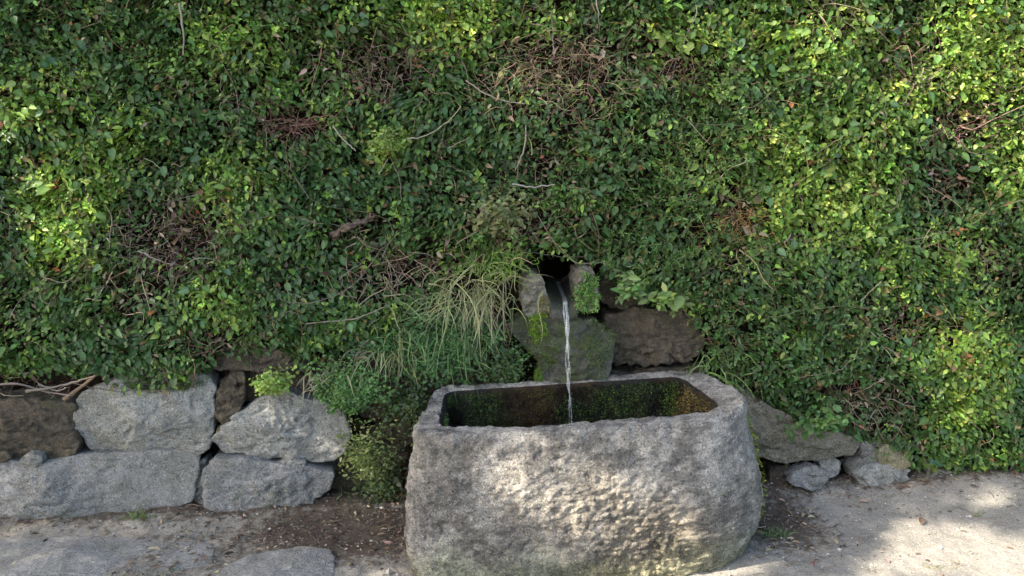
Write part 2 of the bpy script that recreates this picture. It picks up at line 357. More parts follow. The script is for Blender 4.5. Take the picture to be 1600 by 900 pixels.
ST = [  # outline in photograph pixels traced onto the wall face, material, proud, bulge, thickness
 ([(-150, 640), (-60, 622), (60, 622), (112, 632), (116, 668), (98, 704), (60, 722), (-40, 718), (-150, 716)], 'granite_brown', .045, .045),
 ([(120, 622), (150, 600), (230, 588), (320, 588), (336, 610), (334, 672), (322, 690), (262, 702), (200, 712), (134, 708), (116, 672)], 'granite', .04, .03),
 ([(345, 598), (360, 578), (380, 580), (381, 618), (368, 650), (349, 662), (336, 650), (337, 615)], 'granite_brown', .03, .02),
 ([(326, 577), (342, 556), (372, 544), (430, 548), (480, 556), (484, 584), (410, 580), (366, 579)], 'granite_brown', .035, .012),
 ([(382, 584), (480, 560), (575, 556), (576, 648), (500, 636), (440, 612), (392, 630)], 'granite_brown', -.03, .02),
 ([(330, 692), (352, 664), (395, 628), (440, 612), (505, 632), (535, 650), (540, 702), (515, 724), (430, 718), (352, 712)], 'granite', .05, .035),
 ([(-160, 722), (-20, 722), (60, 726), (150, 716), (250, 708), (308, 714), (312, 742), (302, 786), (255, 806), (120, 818), (0, 822), (-160, 824)], 'granite_cool', .075, .03),
 ([(318, 736), (332, 718), (400, 720), (480, 730), (522, 740), (518, 770), (470, 796), (390, 800), (320, 798)], 'granite_cool', .07, .025),
 ([(306, 730), (318, 722), (322, 742), (316, 792), (302, 796), (300, 760)], 'granite', .03, .008),
 ([(34, 716), (46, 710), (64, 713), (66, 722), (50, 728), (36, 725)], 'granite', .075, .006),
 ([(-14, 712), (8, 706), (18, 714), (6, 720), (-14, 720)], 'granite_brown', .06, .006),
 ([(92, 700), (104, 682), (117, 676), (122, 696), (116, 708), (98, 712)], 'granite_brown', .05, .01),
 ([(274, 704), (300, 699), (328, 692), (326, 702), (304, 711), (284, 711)], 'granite', .05, .006),
 ([(441, 720), (456, 718), (476, 722), (470, 729), (450, 728)], 'granite', .065, .005),
 ([(344, 668), (352, 662), (356, 672), (348, 680), (340, 676)], 'granite_brown', .03, .005),
 ([(536, 520), (560, 500), (585, 505), (590, 545), (570, 566), (540, 560)], 'granite_cool', .03, .02),
 ([(480, 690), (560, 668), (640, 670), (660, 720), (640, 790), (540, 800), (520, 750)], 'granite_brown', -.08, .01),
 ([(560, 560), (640, 545), (700, 560), (700, 650), (640, 665), (560, 655)], 'granite_brown', -.06, .01),
 ([(680, 500), (760, 480), (800, 510), (810, 590), (760, 640), (690, 640)], 'granite_brown', -.05, .01),
 # round the spout
 ([(820, 438), (830, 429), (843, 430), (850, 446), (859, 472), (856, 488), (840, 492), (822, 488), (816, 462)], 'granite_warm', .12, .02),
 ([(904, 430), (910, 422), (924, 421), (931, 434), (933, 464), (928, 482), (912, 486), (905, 478), (902, 456)], 'granite_warm', .13, .02),
 ([(796, 516), (822, 498), (880, 494), (930, 506), (950, 530), (954, 560), (938, 596), (880, 606), (838, 600), (846, 566), (812, 540)], 'granite_wet', .10, .05),
 ([(948, 494), (1000, 480), (1060, 484), (1096, 500), (1100, 540), (1080, 566), (1010, 572), (958, 576), (952, 540)], 'granite_brown', .03, .03),
 ([(955, 584), (1020, 578), (1098, 572), (1104, 600), (1060, 640), (960, 640)], 'granite_brown', .0, .02),
 ([(940, 425), (975, 420), (1010, 440), (1012, 474), (960, 484), (942, 470)], 'granite_brown', .0, .02),
 ([(1150, 600), (1180, 620), (1210, 640), (1250, 662), (1310, 676), (1350, 688), (1338, 712), (1290, 722), (1230, 724), (1180, 716), (1140, 690)], 'granite_warm', .06, .04),
 ([(1280, 722), (1300, 716), (1312, 724), (1308, 742), (1290, 746)], 'granite', .03, .01),
 ([(1345, 690), (1372, 690), (1384, 706), (1374, 720), (1350, 720)], 'granite_cool', .03, .01),
 ([(1374, 700), (1392, 694), (1416, 704), (1420, 728), (1396, 734), (1374, 724)], 'granite_yellow', .06, .015),
 ([(1338, 742), (1356, 726), (1392, 730), (1424, 734), (1420, 752), (1388, 762), (1346, 762)], 'granite', .07, .02),
 ([(1446, 748), (1470, 738), (1515, 740), (1530, 756), (1500, 768), (1456, 768)], 'granite', .05, .02),
 ([(1560, 745), (1600, 732), (1680, 736), (1690, 764), (1610, 770), (1566, 764)], 'granite_brown', .05, .02),
 ([(1205, 735), (1232, 728), (1244, 742), (1236, 760), (1206, 760)], 'granite_brown', .01, .01),
]
small_px = lambda poly: np.ptp(np.array(poly), 0).max() < 60
for k, (poly, mt, off, bu) in enumerate(ST):
    s = small_px(poly)
    add_stone('stone', poly, M[mt], wall, off, .10 if s else .22, bu if not s else bu+.012, 20+k*13, n=48 if s else 120, rings=10 if s else 30, rough=.45 if s else (1.5 if mt in ('granite_wet', 'granite_brown') else 1.0))
# dark earth fill behind stones and vine, hollowed at the spout mouth
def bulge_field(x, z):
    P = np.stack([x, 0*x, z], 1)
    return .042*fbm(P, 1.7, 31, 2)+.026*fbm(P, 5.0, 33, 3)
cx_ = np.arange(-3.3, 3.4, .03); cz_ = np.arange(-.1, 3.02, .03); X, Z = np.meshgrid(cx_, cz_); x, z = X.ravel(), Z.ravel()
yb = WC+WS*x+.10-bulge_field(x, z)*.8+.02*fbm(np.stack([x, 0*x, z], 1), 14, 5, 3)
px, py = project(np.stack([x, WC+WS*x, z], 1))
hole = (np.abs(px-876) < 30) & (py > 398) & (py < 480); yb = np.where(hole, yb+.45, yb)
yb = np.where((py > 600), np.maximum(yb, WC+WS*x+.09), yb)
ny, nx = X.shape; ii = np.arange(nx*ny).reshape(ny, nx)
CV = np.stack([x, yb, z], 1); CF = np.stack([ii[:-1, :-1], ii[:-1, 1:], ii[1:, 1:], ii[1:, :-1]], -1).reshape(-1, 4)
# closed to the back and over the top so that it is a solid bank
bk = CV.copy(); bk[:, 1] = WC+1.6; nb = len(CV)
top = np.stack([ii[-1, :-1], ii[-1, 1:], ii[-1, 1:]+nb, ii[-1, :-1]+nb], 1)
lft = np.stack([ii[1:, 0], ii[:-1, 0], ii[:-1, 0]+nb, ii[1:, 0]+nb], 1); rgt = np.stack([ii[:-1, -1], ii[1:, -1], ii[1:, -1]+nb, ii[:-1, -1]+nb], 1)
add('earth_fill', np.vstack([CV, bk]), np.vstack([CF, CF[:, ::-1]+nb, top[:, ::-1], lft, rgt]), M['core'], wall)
# the floor of the spout channel
a0, a1 = on_wall(858, 470, .11), on_wall(902, 470, .11)
ch = []
for yy, dz in ((-.02, -.012), (.10, .0), (.3, .012), (.5, .02)):
    for t in np.linspace(0, 1, 7):
        p = a0*(1-t)+a1*t; ch.append([p[0], p[1]+yy, p[2]+dz-.022*math.sin(math.pi*t)])
ch = np.array(ch); q = np.arange(28).reshape(4, 7)
f = np.stack([q[:-1, :-1], q[:-1, 1:], q[1:, 1:], q[1:, :-1]], -1).reshape(-1, 4)
lo = ch.copy(); lo[:, 2] -= .05
fr = np.stack([q[0, 1:], q[0, :-1], q[0, :-1]+28, q[0, 1:]+28], 1)
add('spout_channel', np.vstack([ch, lo]), np.vstack([f, f[:, ::-1]+28, fr]), M['granite_wet'], wall)

# loose stones lying by the wall foot, and slabs let into the ground
def loose(px_poly, mat, label, seed, h=.05, zlift=.02):
    o3 = smooth_poly(np.array([on_wall(a, b, .10) for a, b in px_poly]), 56); out = nrm(np.array([WS, -1.0, 0]))
    if np.cross(o3[1]-o3[0], o3[0]-o3.mean(0))@out > 0: o3 = o3[::-1]
    V, F, m = stone_mesh(o3, out, .09, .010, seed, 56, 12, .9)
    T = np.concatenate([F[:-56][:, [0, 1, 2]], F[:-56][:, [0, 2, 3]], F[-56:, :3]])
    return tag(add('loose_stone', V, T[:, ::-1], M[mat]), label, 'stone')
loose([(1236, 754), (1242, 740), (1268, 733), (1290, 737), (1297, 752), (1285, 762), (1250, 762)], 'granite_cool', 'small pale angular stone lying on litter under the wall beside the trough', 501)
slabs = [
 [(-120, 838), (40, 834), (150, 832), (250, 833), (312, 835), (338, 846), (330, 876), (240, 886), (120, 890), (-120, 894)],
 [(352, 876), (420, 858), (480, 850), (516, 856), (520, 884), (500, 930), (400, 950), (336, 930), (336, 900)],
 [(-120, 904), (100, 898), (220, 896), (310, 902), (300, 960), (-120, 970)]]
for k, s in enumerate(slabs):
    add_stone('paving_slab', s, M['granite_cool'] if k < 3 else M['granite'], ground, 0, .06, .004, 700+k*9, True, n=120, rings=30, rough=.40, zlift=.020 if k < 3 else -.002)

# ------------------------------------------------------------------ trough
def rounded_quad(c, rad, na=36, ns=112):
    c = np.array(c, float); out = []
    for i in range(4):
        p0, p, p1 = c[i-1], c[i], c[(i+1) % 4]; a, b = nrm(p0-p), nrm(p1-p); r = rad[i]
        A, B = p+a*r, p+b*r; t = np.linspace(0, 1, na)[:, None]
        arc = A*(1-t)**2+p*2*t*(1-t)+B*t*t; out.append(arc)
        A2 = c[(i+1) % 4]-b*rad[(i+1) % 4]; t = np.linspace(0, 1, ns+2)[1:-1, None]; out.append(B*(1-t)+A2*t)
    return np.vstack(out)
OUT = rounded_quad([(-.385, .035), (.955, .125), (.82, .735), (-.330, .650)], [.12, .36, .16, .13])
OUT[:, 1] -= .055*np.clip(1-((OUT[:, 0]-.22)/.62)**2, 0, 1)*np.clip(1-OUT[:, 1]/.3, 0, 1)
INN = rounded_quad([(-.245, .135), (.765, .215), (.680, .640), (-.265, .585)], [.05, .12, .07, .06])
INN[:, 1] -= .025*np.clip(1-((INN[:, 0]-.22)/.45)**2, 0, 1)*np.clip(1-INN[:, 1]/.35, 0, 1)
cen = np.array([.25, .36]); n = len(OUT)
prof = []                                            # blend outer>inner, scale, height
for z_ in np.linspace(-.04, .50, 130):
    u = (z_+.04)/.54
    prof.append((0, .952+.062*math.sin(math.pi*min(1, u*.86+.12))**.8 - .03*max(0, .25-u)*4*.5, z_))
for t in np.linspace(0, 1, 14)[1:]:
    prof.append((.30*(1-math.cos(t*math.pi/2)), prof[129][1]*(1-t)+1.0*t, .50+.066*math.sin(t*math.pi/2)))
for t in np.linspace(0, 1, 10)[1:]:
    prof.append((.30+.54*t, 1.0, .566-.004*t))
for t in np.linspace(0, 1, 10)[1:]:
    prof.append((.84+.16*math.sin(t*math.pi/2), 1.0, .562-.03*(1-math.cos(t*math.pi/2))))
for t in np.linspace(0, 1, 44)[1:]:
    prof.append((1.0, 1.0-.05*t, .532-.30*t))
for t in np.linspace(0, 1, 12)[1:]:
    prof.append((1.0, .95*(1-t)+.02, .232))
G = []
for b_, s_, z_ in prof:
    xy = cen+((OUT*(1-b_)+INN*b_)-cen)*s_
    if b_ == 0: xy = xy+np.column_stack([.045*math.sin(math.pi*min(1, max(0, z_+.04)/.50))*np.clip((OUT[:, 0]-.55)/.35, 0, 1), np.zeros(n)])
    top_ = max(0, (z_-.20)/.366)
    zz = z_+top_*(.030*np.clip((xy[:, 0]-.15)/.6, -1, 1.2)-.010+.018*np.exp(-((xy[:, 0]+.30)/.16)**2)*(xy[:, 1] < .3))
    G.append(np.column_stack([xy, zz]))
G = np.array(G); du = np.roll(G, -1, 1)-np.roll(G, 1, 1); dv = np.gradient(G, axis=0); NN = nrm(np.cross(du, dv)); NN[-14:] = (0, 0, 1)
P = G.reshape(-1, 3); Nf = NN.reshape(-1, 3)
rimk = np.exp(-((P[:, 2]-.55)/.07)**2)
d = .010*fbm(P, 3.0, 61, 2)+.0045*fbm(P, 14, 64, 3)+.0042*fbm(P, 50, 67, 4)+.003*np.abs(fbm(P, 75, 69, 2))
insd = np.repeat(np.array([b_ >= .93 for b_, _, _ in prof]), G.shape[1]); d = d+insd*(.008*fbm(P, 22, 93, 3)+.004*np.abs(fbm(P, 60, 95, 2)))
patch = np.clip(fbm(P*np.array([1, 1, .7]), 3.2, 90, 3)*.9+.45-.9*np.abs(P[:, 0]-.35)-.35*np.clip(P[:, 2]-.34, 0, 1)*5, 0, 1)*(P[:, 1] < .3)
flake = np.abs(fbm(P*np.array([1, 1, .8]), 58, 71, 3)); d = d+patch*(.013*(flake-.35))
pits = np.clip(noise(P, 26, 75)-.45, 0, 1); d = d-.010*pits*(P[:, 2] < .5)
P = P+Nf*d[:, None]
tint = np.ones((len(P), 3)); inside = np.repeat(np.array([b_ >= .93 for b_, _, _ in prof]), n)
warm = np.clip(patch*1.2, 0, 1)[:, None]; tint = tint*(1-warm)+np.array([1.16, 1.06, .90])*warm
pt = np.clip(.5+1.1*fbm(P, 4.2, 121, 6, .8), 0, 1)[:, None]; tint = tint*(.70+.40*pt)
pt2 = np.clip(3.0*fbm(P, 13, 131, 5, .85)-.5, 0, 1)[:, None]; tint = tint*(1-.42*pt2)
low = np.clip((.16+.05*noise(P, 9, 8)-P[:, 2])/.12, 0, 1)[:, None]; tint = tint*(1-low)+tint*np.array([.86, .93, .74])*low
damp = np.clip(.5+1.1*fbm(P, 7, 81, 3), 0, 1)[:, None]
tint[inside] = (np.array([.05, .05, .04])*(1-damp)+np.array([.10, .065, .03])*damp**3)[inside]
ii = np.arange(len(prof)*n).reshape(len(prof), n); jj = np.roll(ii, -1, 1)
F = np.stack([ii[:-1], jj[:-1], jj[1:], ii[1:]], -1).reshape(-1, 4)
trough = empty('stone_trough', (.25, .36, 0), 'weathered grey granite trough with rounded corners standing under the water spout', 'trough')
add('basin', P, F, M['granite_trough'], trough, tint)
TP, TN = P.reshape(len(prof), n, 3), NN
WL = .375
lv = int(np.argmin(np.abs(TP[150:205, 0, 2]-WL)))+150
ring = cen+(TP[lv, :, :2]-cen)*1.015
wv = np.vstack([np.column_stack([cen+(ring-cen)*r, np.full(n, WL)]) for r in np.linspace(.02, 1, 24)])
wv[:, 2] += .0025*np.sin(42*np.hypot(wv[:, 0]-.23, wv[:, 1]-.50))*np.exp(-3*np.hypot(wv[:, 0]-.23, wv[:, 1]-.50))
q = np.arange(24*n).reshape(24, n); q2 = np.roll(q, -1, 1)
wt = add('water', wv, np.stack([q[:-1], q2[:-1], q2[1:], q[1:]], -1).reshape(-1, 4)[:, ::-1], M['water']); tag(wt, 'dark still water filling the granite trough', 'water', kind='structure')

# ------------------------------------------------------------------ falling water
k = 60; t = np.linspace(0, 1, k)
s0 = on_wall(882, 468, .13); s1 = np.array([.232, .50, WL-.01])
lipz = s0[2]-.012
C = np.column_stack([s0[0]+(s1[0]-s0[0])*t**.8+.004*np.sin(9*t)*t, s0[1]+(s1[1]-s0[1])*t**.6, s0[2]+(s1[2]-s0[2])*t**1.25])
head = np.column_stack([np.linspace(s0[0]-.012, s0[0], 14), np.linspace(s0[1]+.30, s0[1]+.005, 14), np.linspace(s0[2]+.016, s0[2]+.002, 14)])
C = np.vstack([head, C]); t = np.concatenate([np.zeros(14), t]); k = len(C)
def strand(offx, offy, r0, r1, ph):
    Cc = C.copy(); Cc[:, 0] += offx*(1-.5*t)+.003*np.sin(17*t+ph); Cc[:, 1] += offy
    an = np.linspace(0, 2*math.pi, 12, endpoint=False)[None, :]
    rr = ((r0*(1-t)+r1*t)*(1+.28*np.sin(31*t+ph)*np.minimum(1, 3*t)+.2*np.sin(67*t+ph*2)))[:, None]
    tw = 9*t[:, None]+ph
    ex = rr*(np.cos(an)*1.25*np.cos(tw)-np.sin(an)*.55*np.sin(tw)); ey = rr*(np.cos(an)*.9*np.sin(tw)+np.sin(an)*.55*np.cos(tw))
    V = np.stack([Cc[:, None, 0]+ex, Cc[:, None, 1]+ey, np.repeat(Cc[:, 2:3], 12, 1)], -1).reshape(-1, 3)
    q = np.arange(k*12).reshape(k, 12); q2 = np.roll(q, -1, 1)
    return V, np.stack([q[:-1], q2[:-1], q2[1:], q[1:]], -1).reshape(-1, 4), np.ones((len(V), 3))
S = Soup(); S.put(strand(0, 0, .0066, .0032, 0)); S.put(strand(-.007, .006, .003, .0016, 2)); S.put(strand(.005, .004, .0025, .0014, 4))
tag(S.build('water_stream', M['stream']), 'thin clear stream of water falling from the stone spout into the trough', 'water')

# ------------------------------------------------------------------ creeping vine on the wall
edge_px = np.array([(-400, 610), (0, 600), (60, 592), (140, 596), (200, 606), (300, 594), (340, 560), (420, 562), (500, 568), (540, 556), (600, 530), (660, 490), (720, 430), (800, 408), (845, 394), (900, 396),
    (940, 408), (960, 455), (1000, 470), (1050, 478), (1090, 500), (1112, 575), (1170, 606), (1200, 645), (1240, 672), (1330, 684), (1360, 700), (1400, 724), (1480, 742), (1600, 748), (2000, 750)], float)
BARE = [(870, 110, 105, 62, 1.), (275, 370, 85, 55, .95), (230, 450, 60, 40, .5), (450, 190, 55, 26, .9), (600, 105, 62, 45, .75), (1065, 112, 55, 26, .8), (1500, 195, 50, 34, .8), (1150, 345, 32, 42, .85),
        (1310, 602, 40, 9, .9), (1360, 630, 55, 34, .7), (1470, 285, 55, 45, .6), (560, 352, 50, 22, .8), (800, 340, 75, 40, .7), (870, 8, 55, 18, .8), (1290, 20, 40, 30, .55), (1430, 100, 60, 40, .5),
        (490, 110, 34, 50, .5), (640, 420, 80, 40, .7), (1400, 500, 70, 26, .5), (1120, 430, 40, 40, .3), (820, 260, 70, 30, .45), (70, 605, 90, 14, .8), (1540, 420, 50, 50, .5), (30, 500, 50, 60, .4), (330, 530, 60, 20, .5)]
LIGHT = [(690, 32, 85, 46, .9), (105, 335, 70, 85, 1.), (355, 290, 60, 60, .8), (1260, 62, 120, 60, .8), (1540, 110, 80, 110, .9), (1582, 255, 40, 60, 1.), (1300, 320, 110, 80, .7), (1500, 570, 60, 100, .9),  # paler leaf patches, some painting sunlit spots into the leaf colour
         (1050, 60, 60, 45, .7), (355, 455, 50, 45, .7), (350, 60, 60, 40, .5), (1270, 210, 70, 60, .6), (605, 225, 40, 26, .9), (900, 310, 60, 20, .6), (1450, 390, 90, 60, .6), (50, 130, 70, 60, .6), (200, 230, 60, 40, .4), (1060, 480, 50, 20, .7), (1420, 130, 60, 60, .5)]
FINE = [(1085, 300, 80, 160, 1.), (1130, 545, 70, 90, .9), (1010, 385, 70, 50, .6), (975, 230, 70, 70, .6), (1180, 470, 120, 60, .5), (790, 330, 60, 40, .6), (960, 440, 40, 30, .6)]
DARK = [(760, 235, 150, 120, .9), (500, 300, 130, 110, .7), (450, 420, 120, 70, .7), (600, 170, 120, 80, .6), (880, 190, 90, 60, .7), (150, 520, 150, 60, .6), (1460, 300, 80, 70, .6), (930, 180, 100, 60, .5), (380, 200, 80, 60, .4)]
POINTY = [(120, 60, 150, 70, .8), (310, 130, 130, 60, .8), (1540, 40, 90, 60, .7), (60, 30, 120, 60, .6)]
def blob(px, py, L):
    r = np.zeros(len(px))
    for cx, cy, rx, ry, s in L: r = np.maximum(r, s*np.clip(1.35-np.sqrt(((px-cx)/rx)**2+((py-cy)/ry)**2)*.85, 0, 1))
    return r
def vine_surface(x, z):
    px, py = project(np.stack([x, WC+WS*x-.08, z], 1))
    wob = 10*noise(np.stack([x, z, 0*x], 1), 6, 41)+8*noise(np.stack([x, z, 0*x], 1), 17, 43)
    lim = np.interp(px, edge_px[:, 0], edge_px[:, 1])+wob
    bare = np.clip(blob(px, py, BARE)+.25*noise(np.stack([x, z, 0*x], 1), 7, 45), 0, 1)
    thick = .105+bulge_field(x, z)*1.05-.05*bare
    taper = np.clip((lim-py)/40, 0, 1); thick = thick*(.45+.55*taper)
    return px, py, lim, bare, thick
def sample(n):
    x = rng.uniform(-3.0, 3.0, n); z = rng.uniform(.05, 2.75, n); return x, z
OUTV = nrm(np.array([WS, -1.0, 0.0]))
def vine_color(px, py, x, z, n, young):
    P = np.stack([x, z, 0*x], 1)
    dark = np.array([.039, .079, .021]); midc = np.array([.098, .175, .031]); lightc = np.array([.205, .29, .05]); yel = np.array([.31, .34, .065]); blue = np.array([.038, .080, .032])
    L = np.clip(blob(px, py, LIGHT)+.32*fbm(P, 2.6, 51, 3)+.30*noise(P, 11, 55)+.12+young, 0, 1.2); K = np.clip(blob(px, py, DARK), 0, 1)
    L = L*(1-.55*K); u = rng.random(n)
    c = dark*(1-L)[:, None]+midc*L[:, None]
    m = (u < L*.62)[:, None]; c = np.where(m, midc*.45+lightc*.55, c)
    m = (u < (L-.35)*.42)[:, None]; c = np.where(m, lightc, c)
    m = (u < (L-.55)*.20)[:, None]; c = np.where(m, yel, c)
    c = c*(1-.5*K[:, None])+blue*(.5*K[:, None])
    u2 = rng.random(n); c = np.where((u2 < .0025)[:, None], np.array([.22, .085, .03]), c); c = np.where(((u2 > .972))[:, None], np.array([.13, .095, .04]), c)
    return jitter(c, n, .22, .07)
vine = empty('creeping_vine', (0, WC-.1, .3), 'dense creeping vine of small oval green leaves covering the upper stone wall', 'vine')
SL = Soup(); BIG = []
# filler leaves lying like shingles
def filler(n, din, size_mu, keepbig=False):
    x, z = sample(n); px, py, lim, bare, th = vine_surface(x, z); fine = blob(px, py, FINE)
    ok = (py < lim+rng.normal(size=n)*7) & (rng.random(n) > bare*1.02) & (rng.random(n) > fine*.6)
    x, z, px, py, th, bare = [a[ok] for a in (x, z, px, py, th, bare)]; n = len(x)
    dep = th-din*rng.random(n)**1.3+rng.normal(size=n)*.008
    P = np.stack([x, WC+WS*x, z], 1)+OUTV*dep[:, None]
    cl = np.stack([fbm(P, 13, 301+i, 2) for i in range(3)], 1)
    Nn = OUTV*.62+np.array([0, 0, .92])+cl*.75+rng.normal(size=(n, 3))*.26
    D = np.stack([noise(P, 9, 311)*1.5+rng.normal(size=n)*.45, -.35+.2*rng.normal(size=n), -.45+.30*rng.normal(size=n)], 1)
    sz = size_mu*np.exp(rng.normal(size=n)*.27)*(1-.2*bare)
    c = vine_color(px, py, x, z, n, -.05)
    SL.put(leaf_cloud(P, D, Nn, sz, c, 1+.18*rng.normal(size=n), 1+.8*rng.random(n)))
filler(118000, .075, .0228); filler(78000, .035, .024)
# sprigs: leaves set in turn about a short shoot
def sprigs(n, k, size_mu, mask, reach=.06, width=1.0, young=.12, up=.35, spread=.55, tone=None):
    x, z = sample(n); px, py, lim, bare, th = vine_surface(x, z); mk = mask(px, py, x, z)
    ok = (py < lim-6) & (rng.random(n) < mk*(1-1.0*bare)); x, z, px, py, th = [a[ok] for a in (x, z, px, py, th)]; n = len(x)
    P0 = np.stack([x, WC+WS*x, z], 1)+OUTV*(th-.02)[:, None]
    Sd = nrm(OUTV*.6+np.array([0, 0, up])+rng.normal(size=(n, 3))*spread); ln = reach*(.6+.8*rng.random(n))
    A = nrm(np.cross(Sd, rng.normal(size=(n, 3)))); B = np.cross(Sd, A); ph = rng.random(n)*6.28
    sc = size_mu*np.exp(rng.normal(size=n)*.2)
    col0 = vine_color(px, py, x, z, n, young)
    if tone is not None: col0 = col0*.35+jitter(tone, n, .2, .08)*.65
    for i in range(k):
        f = i/(k-1); an = ph+i*2.4; rad = A*np.cos(an)[:, None]+B*np.sin(an)[:, None]
        P = P0+Sd*(ln*f)[:, None]
        D = rad*(1-.45*f)+Sd*(.35+.5*f)+rng.normal(size=(n, 3))*.12; Nn = Sd*1.0-rad*.35+np.array([0, -.2, .35])+rng.normal(size=(n, 3))*.15
        SL.put(leaf_cloud(P, D, Nn, sc*(1.05-.45*f), jitter(col0*(1+.22*f), n, .10, .05), width, 1.1))
    stems.put(tubes(np.stack([P0-Sd*.04, P0+Sd*(ln*.5)[:, None], P0+Sd*ln[:, None]], 1), np.repeat(np.array([[.0017, .0013, .0009]]), n, 0), jitter((.10, .085, .04), n), 3))
stems = Soup()
gen = lambda px, py, x, z: np.clip(.40+.35*fbm(np.stack([x, z, 0*x], 1), 3.1, 58, 2)+.5*blob(px, py, LIGHT)-.3*blob(px, py, DARK), .06, 1)*(1-.8*blob(px, py, FINE))
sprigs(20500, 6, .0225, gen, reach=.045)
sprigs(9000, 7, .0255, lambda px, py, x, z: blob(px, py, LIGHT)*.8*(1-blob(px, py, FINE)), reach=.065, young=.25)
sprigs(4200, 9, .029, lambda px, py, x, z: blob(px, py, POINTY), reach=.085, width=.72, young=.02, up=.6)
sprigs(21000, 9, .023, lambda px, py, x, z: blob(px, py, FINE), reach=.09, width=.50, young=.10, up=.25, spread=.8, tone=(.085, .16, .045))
foliage = SL.build('foliage', M['leaf'], vine); tag(foliage, kind='stuff')

# the largest leaves, standing out of the foliage one by one
def big_leaf_mesh(colr, k):
    nx_, ny_ = 4, 8; V = []; C = []
    for j in range(ny_+1):
        t = j/ny_; w = .34*math.sin(math.pi*min(1, t**.8))**.75*(1-.25*t)
        for i in range(-2, 3):
            s = i/2; V.append((s*w, t, .10*abs(s)*w*2-.16*t*t+.012*math.sin(9*t+k)*abs(s))); C.append(np.array(colr)*(1.25 if i == 0 else 1-.06*(i % 2)))
    F = [(j*5+i, j*5+i+1, (j+1)*5+i+1, (j+1)*5+i) for j in range(ny_) for i in range(4)]
    return make_mesh('leaf', np.array(V), np.array(F), M['leaf'], np.array(C))
pal = [(.04, .09, .032), (.055, .115, .032), (.075, .14, .035), (.10, .17, .04), (.13, .20, .045), (.045, .09, .045), (.17, .22, .05), (.06, .125, .05)]
BM = [big_leaf_mesh(c, i) for i, c in enumerate(pal)]
cnt = 0
while cnt < 300:
    x, z = sample(1200); px, py, lim, bare, th = vine_surface(x, z)
    good = (px > 5) & (px < 1595) & (py > 5) & (py < lim-14) & (bare < .3) & (blob(px, py, FINE) < .3)
    L = blob(px, py, LIGHT)
    for i in np.nonzero(good)[0]:
        if cnt >= 300: break
        if rng.random() > .10+.5*L[i]: continue
        P = np.array([x[i], WC+WS*x[i], z[i]])+OUTV*(th[i]+.02)
        nn = nrm(OUTV*.8+np.array([0, 0, .55])+rng.normal(size=3)*.38); d_ = np.array([rng.normal()*.8, -.2, -.4+.5*rng.normal()]); d_ = nrm(d_-nn*(d_@nn)); xx = np.cross(d_, nn); s = .037*math.exp(rng.normal()*.16)
        pool = [3, 4, 6, 2] if L[i] > .5 else [0, 1, 2, 5, 7]
        o = bpy.data.objects.new('leaf', BM[pool[int(rng.integers(len(pool)))]]); COL.objects.link(o); o.parent = vine
        m4 = Matrix(((xx[0]*s, d_[0]*s, nn[0]*s, 0), (xx[1]*s, d_[1]*s, nn[1]*s, 0), (xx[2]*s, d_[2]*s, nn[2]*s, 0), (0, 0, 0, 1))); m4.translation = Vector(P-np.array(vine.location)); o.matrix_local = m4
        cnt += 1
SR = Soup(); n = 150; x, z = sample(n); k_ = 26
ang = rng.normal(size=n)*.9-math.pi/2; step = (.012+.018*rng.random(n)); lines = np.zeros((n, k_, 3)); cxx, czz = x.copy(), z.copy()
for i in range(k_):
    px, py, lim, bare, th = vine_surface(cxx, czz); lines[:, i] = np.stack([cxx, WC+WS*cxx, czz], 1)+OUTV*(np.where(py < lim, th, .06)+.012+.012*np.sin(i*.5+ang*9))[:, None]
    ang = ang+rng.normal(size=n)*.22; cxx = cxx+np.cos(ang)*step; czz = czz+np.sin(ang)*step*.9
px, py = project(lines[:, -1]); ok = (py < np.interp(px, edge_px[:, 0], edge_px[:, 1])-6) & (np.abs(px-880) > 60); lines = lines[ok]; n = len(lines)
stems.put(tubes(lines, np.linspace(.0019, .0009, k_)[None]*(.8+.6*rng.random((n, 1))), jitter(np.array([(.11, .09, .06), (.14, .12, .085), (.09, .11, .045)])[rng.integers(3, size=n)], n, .2), 4))
for i in range(2, k_, 2):
    P = lines[:, i]; T = nrm(lines[:, i]-lines[:, i-1]); keep = rng.random(n) < .72
    for sd in (-1, 1):
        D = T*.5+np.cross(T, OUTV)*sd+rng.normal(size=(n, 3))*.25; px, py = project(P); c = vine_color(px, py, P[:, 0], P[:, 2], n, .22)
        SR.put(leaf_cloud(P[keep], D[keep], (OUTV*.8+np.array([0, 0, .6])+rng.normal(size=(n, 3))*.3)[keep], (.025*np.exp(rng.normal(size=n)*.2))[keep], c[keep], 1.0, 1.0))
tag(SR.build('runner_leaves', M['leaf'], vine), kind='stuff')
# woody stems: a fine tangle in the bare patches
n = 34000; x, z = sample(n); px, py, lim, bare, th = vine_surface(x, z); ok = (py < lim+12) & (rng.random(n) < bare*.95+.03); x, z, th, bare = x[ok], z[ok], th[ok], bare[ok]; n = len(x)
P = np.stack([x, WC+WS*x, z], 1)+OUTV*(th-.03*rng.random(n)+.01)[:, None]
D = rng.normal(size=(n, 3))*np.array([1, .45, .8]); Lg = .05+.13*rng.random(n)**2
cc = np.array([(.17, .125, .085), (.10, .07, .05), (.28, .22, .15), (.15, .085, .06)])[rng.integers(4, size=n)]
r = (.0009+.0016*rng.random(n)**3)[:, None]*np.linspace(1, .5, 7)[None]
stems.put(tubes(twig_lines(P, D, Lg, 7, .13, .2), r, jitter(cc, n, .25, .06), 3))
